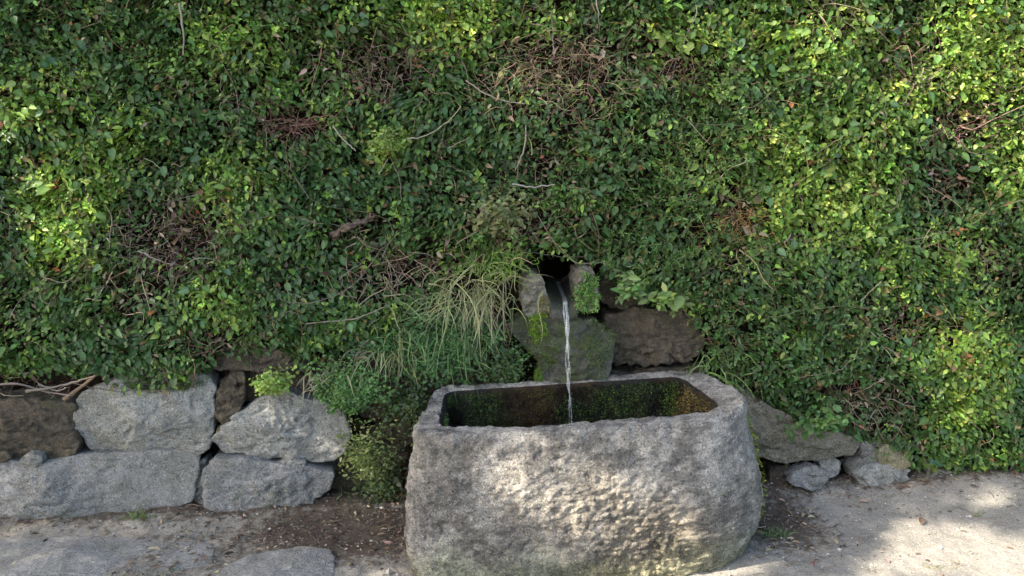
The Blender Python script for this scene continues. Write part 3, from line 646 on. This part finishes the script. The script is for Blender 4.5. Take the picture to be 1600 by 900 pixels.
# dry curled leaves caught in the tangle
m_ = np.nonzero(rng.random(n) < .75)[0]; k_ = len(m_)
SD = Soup(); SD.put(leaf_cloud(P[m_]+rng.normal(size=(k_, 3))*.01, rng.normal(size=(k_, 3)), rng.normal(size=(k_, 3))+OUTV, .022*np.exp(rng.normal(size=k_)*.3), jitter(np.array([(.14, .10, .065), (.21, .165, .12), (.09, .062, .045)])[rng.integers(3, size=k_)], k_, .25), .8, 3.))
tag(SD.build('dry_leaves', M['dry'], vine), kind='stuff')
tag(stems.build('twigs', M['dry'], vine), kind='stuff')
# single bare stems one can pick out
STEMS = [([(636, 218), (668, 212), (700, 192), (720, 166)], .0028, (.24, .21, .16)), ([(728, 126), (752, 144), (784, 158), (820, 162)], .0032, (.22, .19, .15)), ([(820, 180), (822, 214), (816, 244), (805, 266)], .003, (.24, .2, .17)),
         ([(520, 198), (536, 218), (556, 236)], .0028, (.25, .23, .2)), ([(610, 246), (624, 276), (628, 312)], .0018, (.14, .12, .10)), ([(606, 248), (592, 272)], .002, (.22, .2, .16)), ([(800, 288), (836, 293), (866, 288)], .0035, (.22, .2, .18)),
         ([(215, 392), (246, 406), (270, 414)], .0028, (.24, .21, .18)), ([(176, 424), (166, 444), (156, 458)], .003, (.24, .19, .15)), ([(1436, 482), (1460, 494), (1484, 504)], .0035, (.2, .17, .13)), ([(1500, 196), (1520, 204), (1546, 190), (1600, 165)], .0025, (.2, .13, .1)),
         ([(1345, 470), (1376, 440)], .002, (.2, .17, .13)), ([(958, 250), (1000, 212), (1050, 182), (1080, 174)], .0018, (.10, .15, .06)), ([(700, 232), (745, 208)], .0018, (.2, .17, .13)), ([(280, 5), (288, 60), (286, 86)], .004, (.19, .17, .14)), ([(932, 0), (936, 30), (938, 58)], .003, (.17, .14, .12)), ([(862, 20), (864, 60), (866, 90)], .003, (.16, .13, .12)),
         ([(40, 612), (80, 606), (120, 596), (146, 588)], .006, (.17, .14, .11)), ([(-10, 602), (30, 598), (70, 612), (110, 618)], .005, (.15, .12, .10)), ([(100, 624), (128, 604), (150, 586)], .009, (.16, .11, .07)), ([(60, 600), (90, 612), (104, 606)], .004, (.19, .16, .13)), ([(478, 506), (560, 498), (600, 480)], .003, (.17, .14, .11)), ([(560, 478), (580, 462), (602, 450)], .003, (.19, .16, .12)), ([(1256, 250), (1300, 225), (1330, 205)], .002, (.2, .17, .1)), ([(1046, 470), (1062, 476), (1080, 500)], .0016, (.15, .13, .09))]
for line, rad, c in STEMS:
    pts = np.array([on_wall(a, b, .125+.03*math.sin(i*1.7+a)) for i, (a, b) in enumerate(line)]); tt = np.linspace(0, 1, len(pts)); t2 = np.linspace(0, 1, 14)
    Cc = np.stack([np.interp(t2, tt, pts[:, i]) for i in range(3)], 1)
    for _ in range(2): Cc[1:-1] = (Cc[:-2]+2*Cc[1:-1]+Cc[2:])/4
    Cc[1:-1] += rng.normal(size=(12, 3))*.0015
    V, F, c3 = tubes(Cc[None], (rad*np.linspace(1, .6, 14)*(1+.12*rng.normal(size=14)))[None], np.array([c]), 6); add('stem', V, F, M['dry'], vine, c3)
# bunches of bare reddish and straw coloured twigs
def twig_bunch(cx, cy, n, L, c, spread, up=0.0, off=.10, rad=.0013, wid=.03):
    p = on_wall(cx, cy, off); P = p+rng.normal(size=(n, 3))*wid*np.array([2.0, .5, 1.0]); D = OUTV*.25+np.array([0, 0, up])+rng.normal(size=(n, 3))*spread*np.array([1.3, .5, .8])
    V, F, c3 = tubes(twig_lines(P, D, L*.75*(.3+1.3*rng.random(n)**1.5), 8, .09, .2), rad*(.6+.8*rng.random(n))[:, None]*np.linspace(1, .5, 8)[None], jitter(c, n, .3, .1), 4)
    tag(add('twig_bunch', V, F, M['dry'], vine, c3), kind='stuff')
twig_bunch(455, 192, 60, .15, (.13, .075, .055), .8, .1); twig_bunch(880, 95, 110, .13, (.20, .155, .09), .7, -.2, .11, .0013, .07); twig_bunch(850, 130, 80, .13, (.20, .17, .085), .8, -.2, .10, .0013, .08)
twig_bunch(1150, 350, 90, .12, (.27, .16, .06), .7, .0, .10, .0012, .035); twig_bunch(1520, 196, 26, .14, (.13, .07, .06), .8, .1); twig_bunch(1065, 112, 60, .10, (.16, .10, .07), .8, 0, .10, .0012, .05)
twig_bunch(1290, 600, 60, .07, (.10, .025, .02), .8, 0, .10, .0014, .05); twig_bunch(600, 95, 110, .12, (.13, .10, .075), .8, -.2, .09, .0012, .07); twig_bunch(275, 365, 120, .12, (.15, .12, .105), .8, -.1, .08, .0013, .09); twig_bunch(1360, 632, 60, .10, (.16, .13, .10), .8, 0, .10, .0013, .06)
twig_bunch(1180, 190, 60, .12, (.22, .21, .09), .8, 0, .11, .001, .06); twig_bunch(610, 425, 70, .14, (.20, .16, .12), .8, -.2, .09, .0015, .06)

# broken dead branch held in the vine
b0, b1 = on_wall(520, 370, .08), on_wall(586, 335, .125); t2 = np.linspace(0, 1, 18)[:, None]
Cc = b0*(1-t2)+b1*t2+np.array([0, -.02, .008])*np.sin(t2*5); rr = (.012*(1+.25*noise(np.repeat(np.linspace(0, 6, 18)[:, None], 3, 1), 1, 3)))*np.clip(1.15-np.linspace(0, 1, 18)*.35, .2, 2); rr[0] *= .4; rr[-1] *= .45
V, F, c3 = tubes(Cc[None], rr[None], np.array([(.2, .16, .13)]), 14); V = V+.0035*rng.normal(size=V.shape)
tag(add('broken_branch', V, F, M['bark'], None), 'short broken brown dead branch caught among the vine leaves', 'branch')

# ------------------------------------------------------------------ grass, small plants, moss
def grass_tuft(name, root_px, n, L, dirv, spread, droop, cA, cB, label, off=.10, wid=(.03, .02, .02), w=.0042, parent=None, kind=None, seg=7, cat='grass'):
    p = root_px if len(root_px) == 3 else on_wall(root_px[0], root_px[1], off)
    P = p+rng.normal(size=(n, 3))*np.array(wid); D = np.array(dirv)+rng.normal(size=(n, 3))*spread
    V, F, C3 = ribbons(P, D, L*(.45+.75*rng.random(n)), w*(.6+.7*rng.random(n)), droop*(.5+rng.random(n)), jitter(cA, n, .2, .08), jitter(cB, n, .2, .08), seg, .065)
    return (V, F, C3)
GREEN, GTIP, STRAW, STRAW2 = (.10, .18, .035), (.20, .28, .06), (.15, .16, .075), (.24, .24, .13)
S = Soup()
S.put(grass_tuft('', (775, 425), 90, .14, (.05, -.4, .8), .4, .5, GREEN, GTIP, '', wid=(.05, .02, .02)))
S.put(grass_tuft('', (750, 432), 80, .17, (-.1, -.45, .15), .65, .7, (.17, .18, .075), STRAW2, '', wid=(.085, .02, .025)))
S.put(grass_tuft('', (765, 465), 60, .14, (.1, -.4, -.2), .6, .5, STRAW, STRAW2, '', wid=(.06, .02, .03)))
S.put(grass_tuft('', (740, 465), 60, .17, (-.05, -.3, -.7), .35, .3, STRAW, STRAW2, '', wid=(.05, .02, .03)))
S.put(grass_tuft('', (700, 470), 40, .15, (-.4, -.4, .1), .4, .6, (.18, .22, .09), STRAW2, '', wid=(.03, .02, .02)))
S.put(grass_tuft('', (795, 412), 40, .13, (.25, -.4, .7), .35, .6, GREEN, GTIP, '', wid=(.04, .015, .015)))
tag(S.build('grass_tuft', M['grass']), 'shaggy grass tuft with green top and hanging straw blades beside the water spout', 'grass')
S = Soup()
S.put(grass_tuft('', (620, 505), 50, .13, (0, -.5, .05), .7, .5, (.10, .14, .05), (.22, .23, .11), '', wid=(.10, .02, .05)))
S.put(grass_tuft('', (670, 530), 80, .12, (.1, -.5, -.05), .7, .4, (.05, .115, .035), (.10, .18, .06), '', wid=(.10, .02, .06)))
S.put(grass_tuft('', (610, 548), 45, .11, (-.1, -.6, -.2), .5, .6, STRAW, STRAW2, '', wid=(.07, .02, .02)))
S.put(grass_tuft('', (735, 540), 45, .12, (.0, -.6, -.1), .55, .8, (.045, .09, .03), (.10, .16, .06), '', wid=(.06, .02, .07)))
tag(S.build('grass_tuft', M['grass']), 'loose green and straw grass clump hanging over the trough rim left of the spout stones', 'grass')
S = Soup(); S.put(grass_tuft('', (530, 580), 35, .09, (-.2, -.6, 0), .6, .6, STRAW, STRAW2, '', wid=(.03, .02, .02))); S.put(grass_tuft('', (490, 590), 25, .08, (-.3, -.6, -.1), .6, .6, (.3, .26, .2), STRAW2, '', wid=(.03, .02, .02)))
tag(S.build('grass_tuft', M['grass']), 'small dry straw tuft above the trapezoid granite block', 'grass')
S = Soup(); S.put(grass_tuft('', (1120, 590), 60, .17, (.1, -.6, .1), .6, .8, GREEN, (.2, .26, .1), '', wid=(.06, .02, .05))); S.put(grass_tuft('', (1085, 585), 10, .12, (-.3, -.5, .3), .4, .9, STRAW, STRAW2, '', wid=(.02, .02, .01)))
tag(S.build('grass_tuft', M['grass']), 'thin green grass blades behind the back right corner of the trough', 'grass')

def cushion(name, cx, cy, rx, ry, n, size, c, label, off=.10, dep=.05, width=1.25, cat='plant', parent=None, mat='leaf', stem=True, droop=0.0):
    a = rng.random(n)*6.28; r = np.abs(rng.normal(size=n))*.62; ok = r < .62+.5*noise(np.column_stack([np.cos(a)*1.6+cx, np.sin(a)*1.6, 0*a]), 1.0, int(cy))+.45; a, r = a[ok], r[ok]; n = len(a)
    p = np.array([on_wall(cx+rx*rr_*math.cos(aa), cy+ry*rr_*math.sin(aa), off) for aa, rr_ in zip(a, r)])
    lump = .5+.5*noise(p, 22, 77)
    P = p+OUTV*(dep*np.clip(1-r**2, 0, 1)*(.4+.6*rng.random(n))+.03*lump)[:, None]
    Nn = OUTV*.6+np.array([0, 0, .7])+rng.normal(size=(n, 3))*.4; D = rng.normal(size=(n, 3))*np.array([1, .4, .5])+np.array([0, -.2, -.2])
    cc = jitter(np.array(c)*(.6+.7*lump)[:, None], n, .22, .08)
    V, F, C3 = leaf_cloud(P, D, Nn, size*np.exp(rng.normal(size=n)*.25), cc, width, 1.0)
    if parent is None:
        e = empty(name, on_wall(cx, cy+ry, off-.04), label, cat)
        tag(add('foliage', V, F, M[mat], e, C3), kind='stuff')
        if stem:
            k = max(12, n//12); i = rng.integers(n, size=k); root = np.array(on_wall(cx, cy-ry*.3, off-.07))
            Cc = np.stack([root+(P[i]-root)*t+np.array([0, -.02, .01])*math.sin(math.pi*t) for t in np.linspace(0, 1, 5)], 1)
            V, F, C3 = tubes(Cc, np.full((k, 5), .0011), jitter((.10, .12, .04), k), 3); tag(add('stems', V, F, M['grass'], e, C3), kind='stuff')
        return e
    o = add(name, V, F, M[mat], parent, C3); tag(o, kind='stuff'); return o
cushion('leafy_plant', 430, 592, 36, 24, 850, .0135, (.17, .24, .05), 'small bright yellow green plant growing above the trapezoid granite block', .09, .06)
cushion('ground_cover_plant', 545, 605, 68, 46, 3000, .012, (.075, .15, .04), 'cushion of tiny green round leaves hanging left of the trough over dark earth', .10, .05)
cushion('fern_plant', 575, 700, 56, 50, 1300, .0135, (.115, .14, .04), 'yellow green frilly plant with pinkish dry tips in the dark gap beside the trough', .09, .08, .85)
cushion('ground_cover_plant', 680, 535, 135, 72, 5200, .014, (.045, .10, .03), 'low green ground cover behind the grass blades above the trough rim', .05, .045)
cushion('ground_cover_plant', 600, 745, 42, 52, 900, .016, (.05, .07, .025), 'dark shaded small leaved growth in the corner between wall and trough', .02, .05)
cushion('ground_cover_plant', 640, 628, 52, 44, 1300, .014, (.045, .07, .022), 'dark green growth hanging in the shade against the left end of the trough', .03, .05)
cushion('ground_cover_plant', 792, 572, 38, 34, 900, .0125, (.05, .085, .026), 'dark green small leaves filling the gap left of the wet boulder under the spout', .03, .04)
cushion('leafy_plant', 985, 450, 28, 26, 130, .030, (.09, .15, .045), 'pale green small plant hanging beside the mossy right spout stone', .10, .05, .9)
cushion('leafy_plant', 1040, 462, 50, 20, 60, .036, (.12, .18, .05), 'pale oval leaves hanging over the brown stone right of the spout', .12, .04, 1.0)
cushion('leafy_plant', 605, 222, 34, 24, 500, .014, (.14, .20, .04), 'bright green small leaved tuft growing out of the dark vine below a bare stem', .13, .05)
cushion('dry_shrub', 785, 335, 52, 40, 700, .017, (.13, .145, .06), 'dry olive shrubby clump in the vine above the grass tuft', .12, .06)
cushion('leafy_plant', 1275, 655, 50, 28, 260, .026, (.075, .14, .04), 'green leafy clump hanging over the granite stone right of the trough', .12, .04)
# moss
def moss_on(pts, nrmls, n, size, c, parent, label=None):
    i = rng.integers(len(pts), size=n); P = pts[i]+rng.normal(size=(n, 3))*.004; Nn = nrmls[i]
    V, F, C3 = leaf_cloud(P+Nn*(.003+.006*rng.random(n))[:, None], Nn+rng.normal(size=(n, 3))*.6, rng.normal(size=(n, 3)), size*(.6+.7*rng.random(n)), jitter(c, n, .3, .12), .8, .5)
    o = add('moss', V, F, M['moss'], parent, C3); tag(o, label, kind='stuff'); return o
flatP, flatN = P_, N_ = TP.reshape(-1, 3), NN.reshape(-1, 3); nz = fbm(flatP, 9, 101, 3); pr = np.repeat(np.arange(len(prof)), n if False else TP.shape[1])
innerw = (pr > 158) & (flatP[:, 2] > .36)
bw = innerw & (N_[:, 1] < -.5) & (nz > -.12+.25*(np.abs(flatP[:, 0]-.22) < .09)); bk_ = innerw & (N_[:, 1] < -.3); ip = np.nonzero(bk_)[0]; ip = ip[rng.integers(len(ip), size=28000)]; q_ = flatP[ip]
near_ = np.exp(-((q_[:, 0]-.10)/.07)**2)[:, None]; g_ = np.clip(.5+1.3*fbm(q_, 8, 111, 3), 0, 1)[:, None]*(1-.8*np.exp(-((q_[:, 0]-.24)/.09)**2))[:, None]
cw = np.array([.016, .015, .011])*(1-g_)+np.array([.055, .078, .026])*g_; cw = cw*(1-.7*near_)+np.array([.085, .05, .018])*.7*near_
V, F, C3 = leaf_cloud(q_+rng.normal(size=q_.shape)*.003, N_[ip]+rng.normal(size=q_.shape)*.8, rng.normal(size=q_.shape), .0062*(.6+.8*rng.random(len(ip))), jitter(cw, len(ip), .35, .1), .9, .5)
tag(add('moss', V, F, M['moss'], trough, C3), 'dark wet moss film over the inner back face of the trough', kind='stuff')
moss_on(flatP[bw], N_[bw], 3000, .0085, (.05, .08, .022), trough, 'dark green moss on the inner back face of the trough')
rw = innerw & (N_[:, 0] < -.4) & (nz > -.3); moss_on(flatP[rw], N_[rw], 2600, .0065, (.13, .098, .03), trough, 'ochre moss inside the right end of the trough')
os_ = (pr < 126) & (N_[:, 0] > .75) & (flatP[:, 1] > .30) & (flatP[:, 2] > .12) & (nz > -.45); moss_on(flatP[os_], N_[os_], 5200, .011, (.13, .16, .025), trough, 'yellow green moss on the outer right side of the trough')
lw = innerw & (N_[:, 0] > .4) & (nz > -.2); moss_on(flatP[lw], N_[lw], 700, .008, (.05, .085, .022), trough)
SP = np.vstack(STONE_PTS); SPX, SPY = project(SP[:, :3])
def moss_px(cx, cy, rx, ry, n, size, c, off, w=1.2):
    q = ((SPX-cx)/rx)**2+((SPY-cy)/ry)**2+.7*fbm(SP[:, :3], 30, 12, 2); m = (q < 1) & (SP[:, 4] < -.2)
    if m.sum() > 5: moss_on(SP[m, :3], SP[m, 3:], n*4, size*.8, c, wall)
moss_px(844, 512, 16, 20, 420, .008, (.16, .26, .03), .165); moss_px(916, 462, 22, 30, 600, .012, (.12, .21, .06), .17); moss_px(846, 540, 26, 40, 500, .008, (.09, .13, .04), .16); moss_px(935, 540, 20, 46, 700, .008, (.09, .12, .05), .15)
moss_px(832, 590, 16, 16, 260, .009, (.09, .15, .03), .13); moss_px(850, 478, 12, 14, 160, .007, (.15, .14, .03), .16); moss_px(250, 602, 60, 10, 500, .009, (.06, .10, .025), .075); moss_px(640, 640, 40, 20, 300, .009, (.03, .045, .02), .03)

# tufts at the ground
def ground_tuft(x, y, n, L, cA, cB, label, wid=.02, parent=None):
    P = np.column_stack([x+rng.normal(size=n)*wid, y+rng.normal(size=n)*wid*.5, np.zeros(n)]); P[:, 2] = ground_z(P[:, 0], P[:, 1])-.004
    V, F, C3 = ribbons(P, np.array([0, -.1, .7])+rng.normal(size=(n, 3))*.5, L*(.4+.8*rng.random(n)), .003*(.6+.7*rng.random(n)), .5*rng.random(n), jitter(cA, n), jitter(cB, n), 5, .08)
    gt = empty('grass_tuft', (x, y, ground_z(np.array([x]), np.array([y]))[0]), label, 'grass'); tag(add('blades', V, F, M['grass'], gt, C3), kind='stuff')
GD = [((216, 812), 90, .05, (.07, .11, .03), (.16, .2, .07), 'tiny green grass tuft at the foot of the long lower granite block', .025), ((292, 776), 130, .07, (.04, .08, .025), (.09, .13, .045), 'dark grass growing in the joint between the two lower granite blocks', .02),
      ((1212, 838), 90, .06, (.05, .09, .03), (.12, .16, .06), 'grass tuft in the litter at the right foot of the trough', .03), ((1455, 888), 60, .025, (.16, .15, .06), (.24, .22, .1), 'low dry weed on the sunlit sandy ground', .03), ((1528, 812), 22, .04, (.07, .11, .04), (.15, .18, .07), 'lone small grass sprig on the sandy ground below the vine', .015),
      ((250, 892), 160, .022, (.05, .08, .03), (.10, .13, .05), 'short grass line in the joint between the long paving slabs', .07), ((560, 790), 60, .07, (.03, .05, .025), (.10, .13, .06), 'sparse grass in the dark damp corner left of the trough', .06)]
for (a, b), nb_, L, cA, cB, lab, wd in GD:
    g = on_ground(a, b); ground_tuft(g[0], g[1], nb_, L, cA, cB, lab, wd)

# litter: broken twigs, dry leaves and grit scattered over the ground
def scatter(n, dens):
    x = rng.uniform(-2.3, 2.5, n); y = rng.uniform(-1.0, 1.0, n); ok = (y < WC+WS*x+.02) & (rng.random(n) < dens(x, y)); return x[ok], y[ok]
ld = lambda x, y: np.clip(soil_amount(x, y)*np.where(x > 1.25, 1.3, 1)+.05, 0, 1)**1.3
x, y = scatter(26000, ld); n = len(x); P = np.column_stack([x, y, ground_z(x, y)+.003])
S = Soup(); D = rng.normal(size=(n, 3))*np.array([1, 1, .18]); pal_ = np.array([(.10, .075, .055), (.20, .155, .11), (.06, .045, .035), (.19, .155, .11), (.14, .10, .07)])
S.put(leaf_cloud(P, D, np.array([0, 0, 1.])+rng.normal(size=(n, 3))*.5, .016*np.exp(rng.normal(size=n)*.4), jitter(pal_[rng.integers(5, size=n)], n, .25), .7, 2.0))
tag(S.build('leaf_litter', M['dry']), 'brown dry leaf litter scattered along the wall foot and trough', 'leaf litter', kind='stuff')
x, y = scatter(8000, ld); n = len(x); P = np.column_stack([x, y, ground_z(x, y)+.004]); S = Soup()
S.put(tubes(twig_lines(P, rng.normal(size=(n, 3))*np.array([1, 1, .12]), .025+.06*rng.random(n)**2, 5, .1), np.full((n, 5), 1.)*(.0007+.0009*rng.random(n))[:, None], jitter(pal_[rng.integers(5, size=n)], n, .25), 3))
tag(S.build('twig_litter', M['dry']), 'thin dry twigs and straw strewn on the dark soil', 'twigs', kind='stuff')
x, y = scatter(22000, lambda x, y: .45+0*x); n = len(x)
oc = np.array([[1, 0, 0], [0, 1, 0], [-1, 0, 0], [0, -1, 0], [0, 0, 1], [0, 0, -1.]]); of = np.array([[0, 1, 4], [1, 2, 4], [2, 3, 4], [3, 0, 4], [1, 0, 5], [2, 1, 5], [3, 2, 5], [0, 3, 5]])
sz = .0022*np.exp(rng.normal(size=n)*.5); P = np.column_stack([x, y, ground_z(x, y)+sz*.3])
V = P[:, None]+oc[None]*sz[:, None, None]*(.6+.7*rng.random((n, 6, 1)))*np.array([1.2, 1.2, .7])
F = (of[None]+np.arange(n)[:, None, None]*6).reshape(-1, 3)
tag(add('gravel', V.reshape(-1, 3), F, M['dry'], None, np.repeat(jitter(np.array([(.24, .225, .195), (.33, .31, .275), (.14, .13, .115)])[rng.integers(3, size=n)], n, .2, .04), 6, 0), smooth=False), 'fine pale grit scattered over the ground', 'gravel', kind='stuff')

# ------------------------------------------------------------------ unseen tree, its crown shaped to dapple the light
tree = empty('shade_tree', (-6.6, -2.35, 0), 'leafy tree out of view, its crown shaped to cast dappled shade on the wall', 'tree')
cc0 = np.array([-.2, .45, .8])+SUN*8.0; tx, ty = -6.6, -2.35
k = 16; t = np.linspace(0, 1, k); Cc = np.column_stack([tx+.15*np.sin(4*t), ty+.1*np.sin(5*t+1), 4.6*t]); V, F, c3 = tubes(Cc[None], (.16*(1.25-t)+.10*np.exp(-t*14))[None], np.array([(1, 1, 1.)]), 16); add('trunk', V, F, M['bark'], tree)
n = 24; D = rng.normal(size=(n, 3))*np.array([1, 1, .5])+np.array([0, 0, .7]); P0 = Cc[rng.integers(9, 16, size=n)]
V, F, c3 = tubes(twig_lines(P0, D, 1.5+1.3*rng.random(n), 9, .10), (.045*(.6+.6*rng.random(n)))[:, None]*np.linspace(1, .25, 9)[None], np.ones((n, 3)), 7); add('limbs', V, F, M['bark'], tree)
n = 46000; v = nrm(rng.normal(size=(n, 3)))*rng.random((n, 1))**(1/2.2)*np.array([2.9, 3.1, 2.7]); P = cc0+v
P = P[fbm(P, 1.1, 201, 3) > -.62]
# gaps cut through the crown along the sun direction, to light chosen spots
def opening(P, c, r, keep=0.0):
    q = P-c; d = np.linalg.norm(q-np.outer(q@SUN, SUN), axis=1); d = d*(1+.25*noise(P, 3, 77)); return P[(d > r) | (rng.random(len(P)) < keep)]
LIT = [(np.array([-.02, .03, .47]), .07, .1), (np.array([.14, -.02, .36]), .17, .05), (np.array([.40, .0, .20]), .24, .03), (np.array([.62, .03, .02]), .10, .1), (on_ground(1480, 850), .20, 0.), (on_ground(1590, 880), .24, 0.), (on_ground(1400, 890), .12, 0.), (on_ground(1400, 800), .09, .3), (on_ground(1510, 785), .15, .3), (on_ground(1430, 765), .07, .2), (on_ground(1560, 785), .07, .2), (on_wall(480, 670, .08), .075, 0.), (on_ground(615, 800), .09, .0), (on_ground(615, 890), .09, .0), (on_wall(90, 330, .1), .10, .25), (on_wall(60, 250, .1), .07, .4),
       (on_wall(1590, 250, .1), .11, .1), (on_wall(1560, 100, .1), .13, .3), (on_wall(1500, 560, .1), .10, .15), (on_wall(1530, 680, .1), .09, .2), (on_wall(1300, 60, .1), .08, .4), (on_wall(1320, 340, .1), .10, .5), (on_wall(575, 715, .1), .04, .2), (np.array([.78, .12, .57]), .07, .2), (on_wall(690, 30, .1), .07, .4), (on_wall(430, 595, .1), .03, .3), (on_wall(350, 280, .1), .05, .5)]
tt_ = (WC+WS*P[:, 0]-P[:, 1])/(-SUN[1]+WS*SUN[0]); hz = P[:, 2]-tt_*SUN[2]; hx = P[:, 0]-tt_*SUN[0]
thin = np.where(hz > .75, .50+.16*np.clip(np.abs(hx)/2, 0, 1), .12)  # crown made sparser where its shade would land on the upper wall
P = P[rng.random(len(P)) > thin]
for c, r, kp in LIT: P = opening(P, c, r, kp)
n = len(P); V, F, C3 = leaf_cloud(P, rng.normal(size=(n, 3))+np.array([0, 0, -.4]), rng.normal(size=(n, 3))+np.array([0, 0, .8]), .10*np.exp(rng.normal(size=n)*.25), jitter((.05, .10, .03), n), 1.1, 1.0)
tag(add('crown', V, F, M['leaf'], tree, C3), kind='stuff')
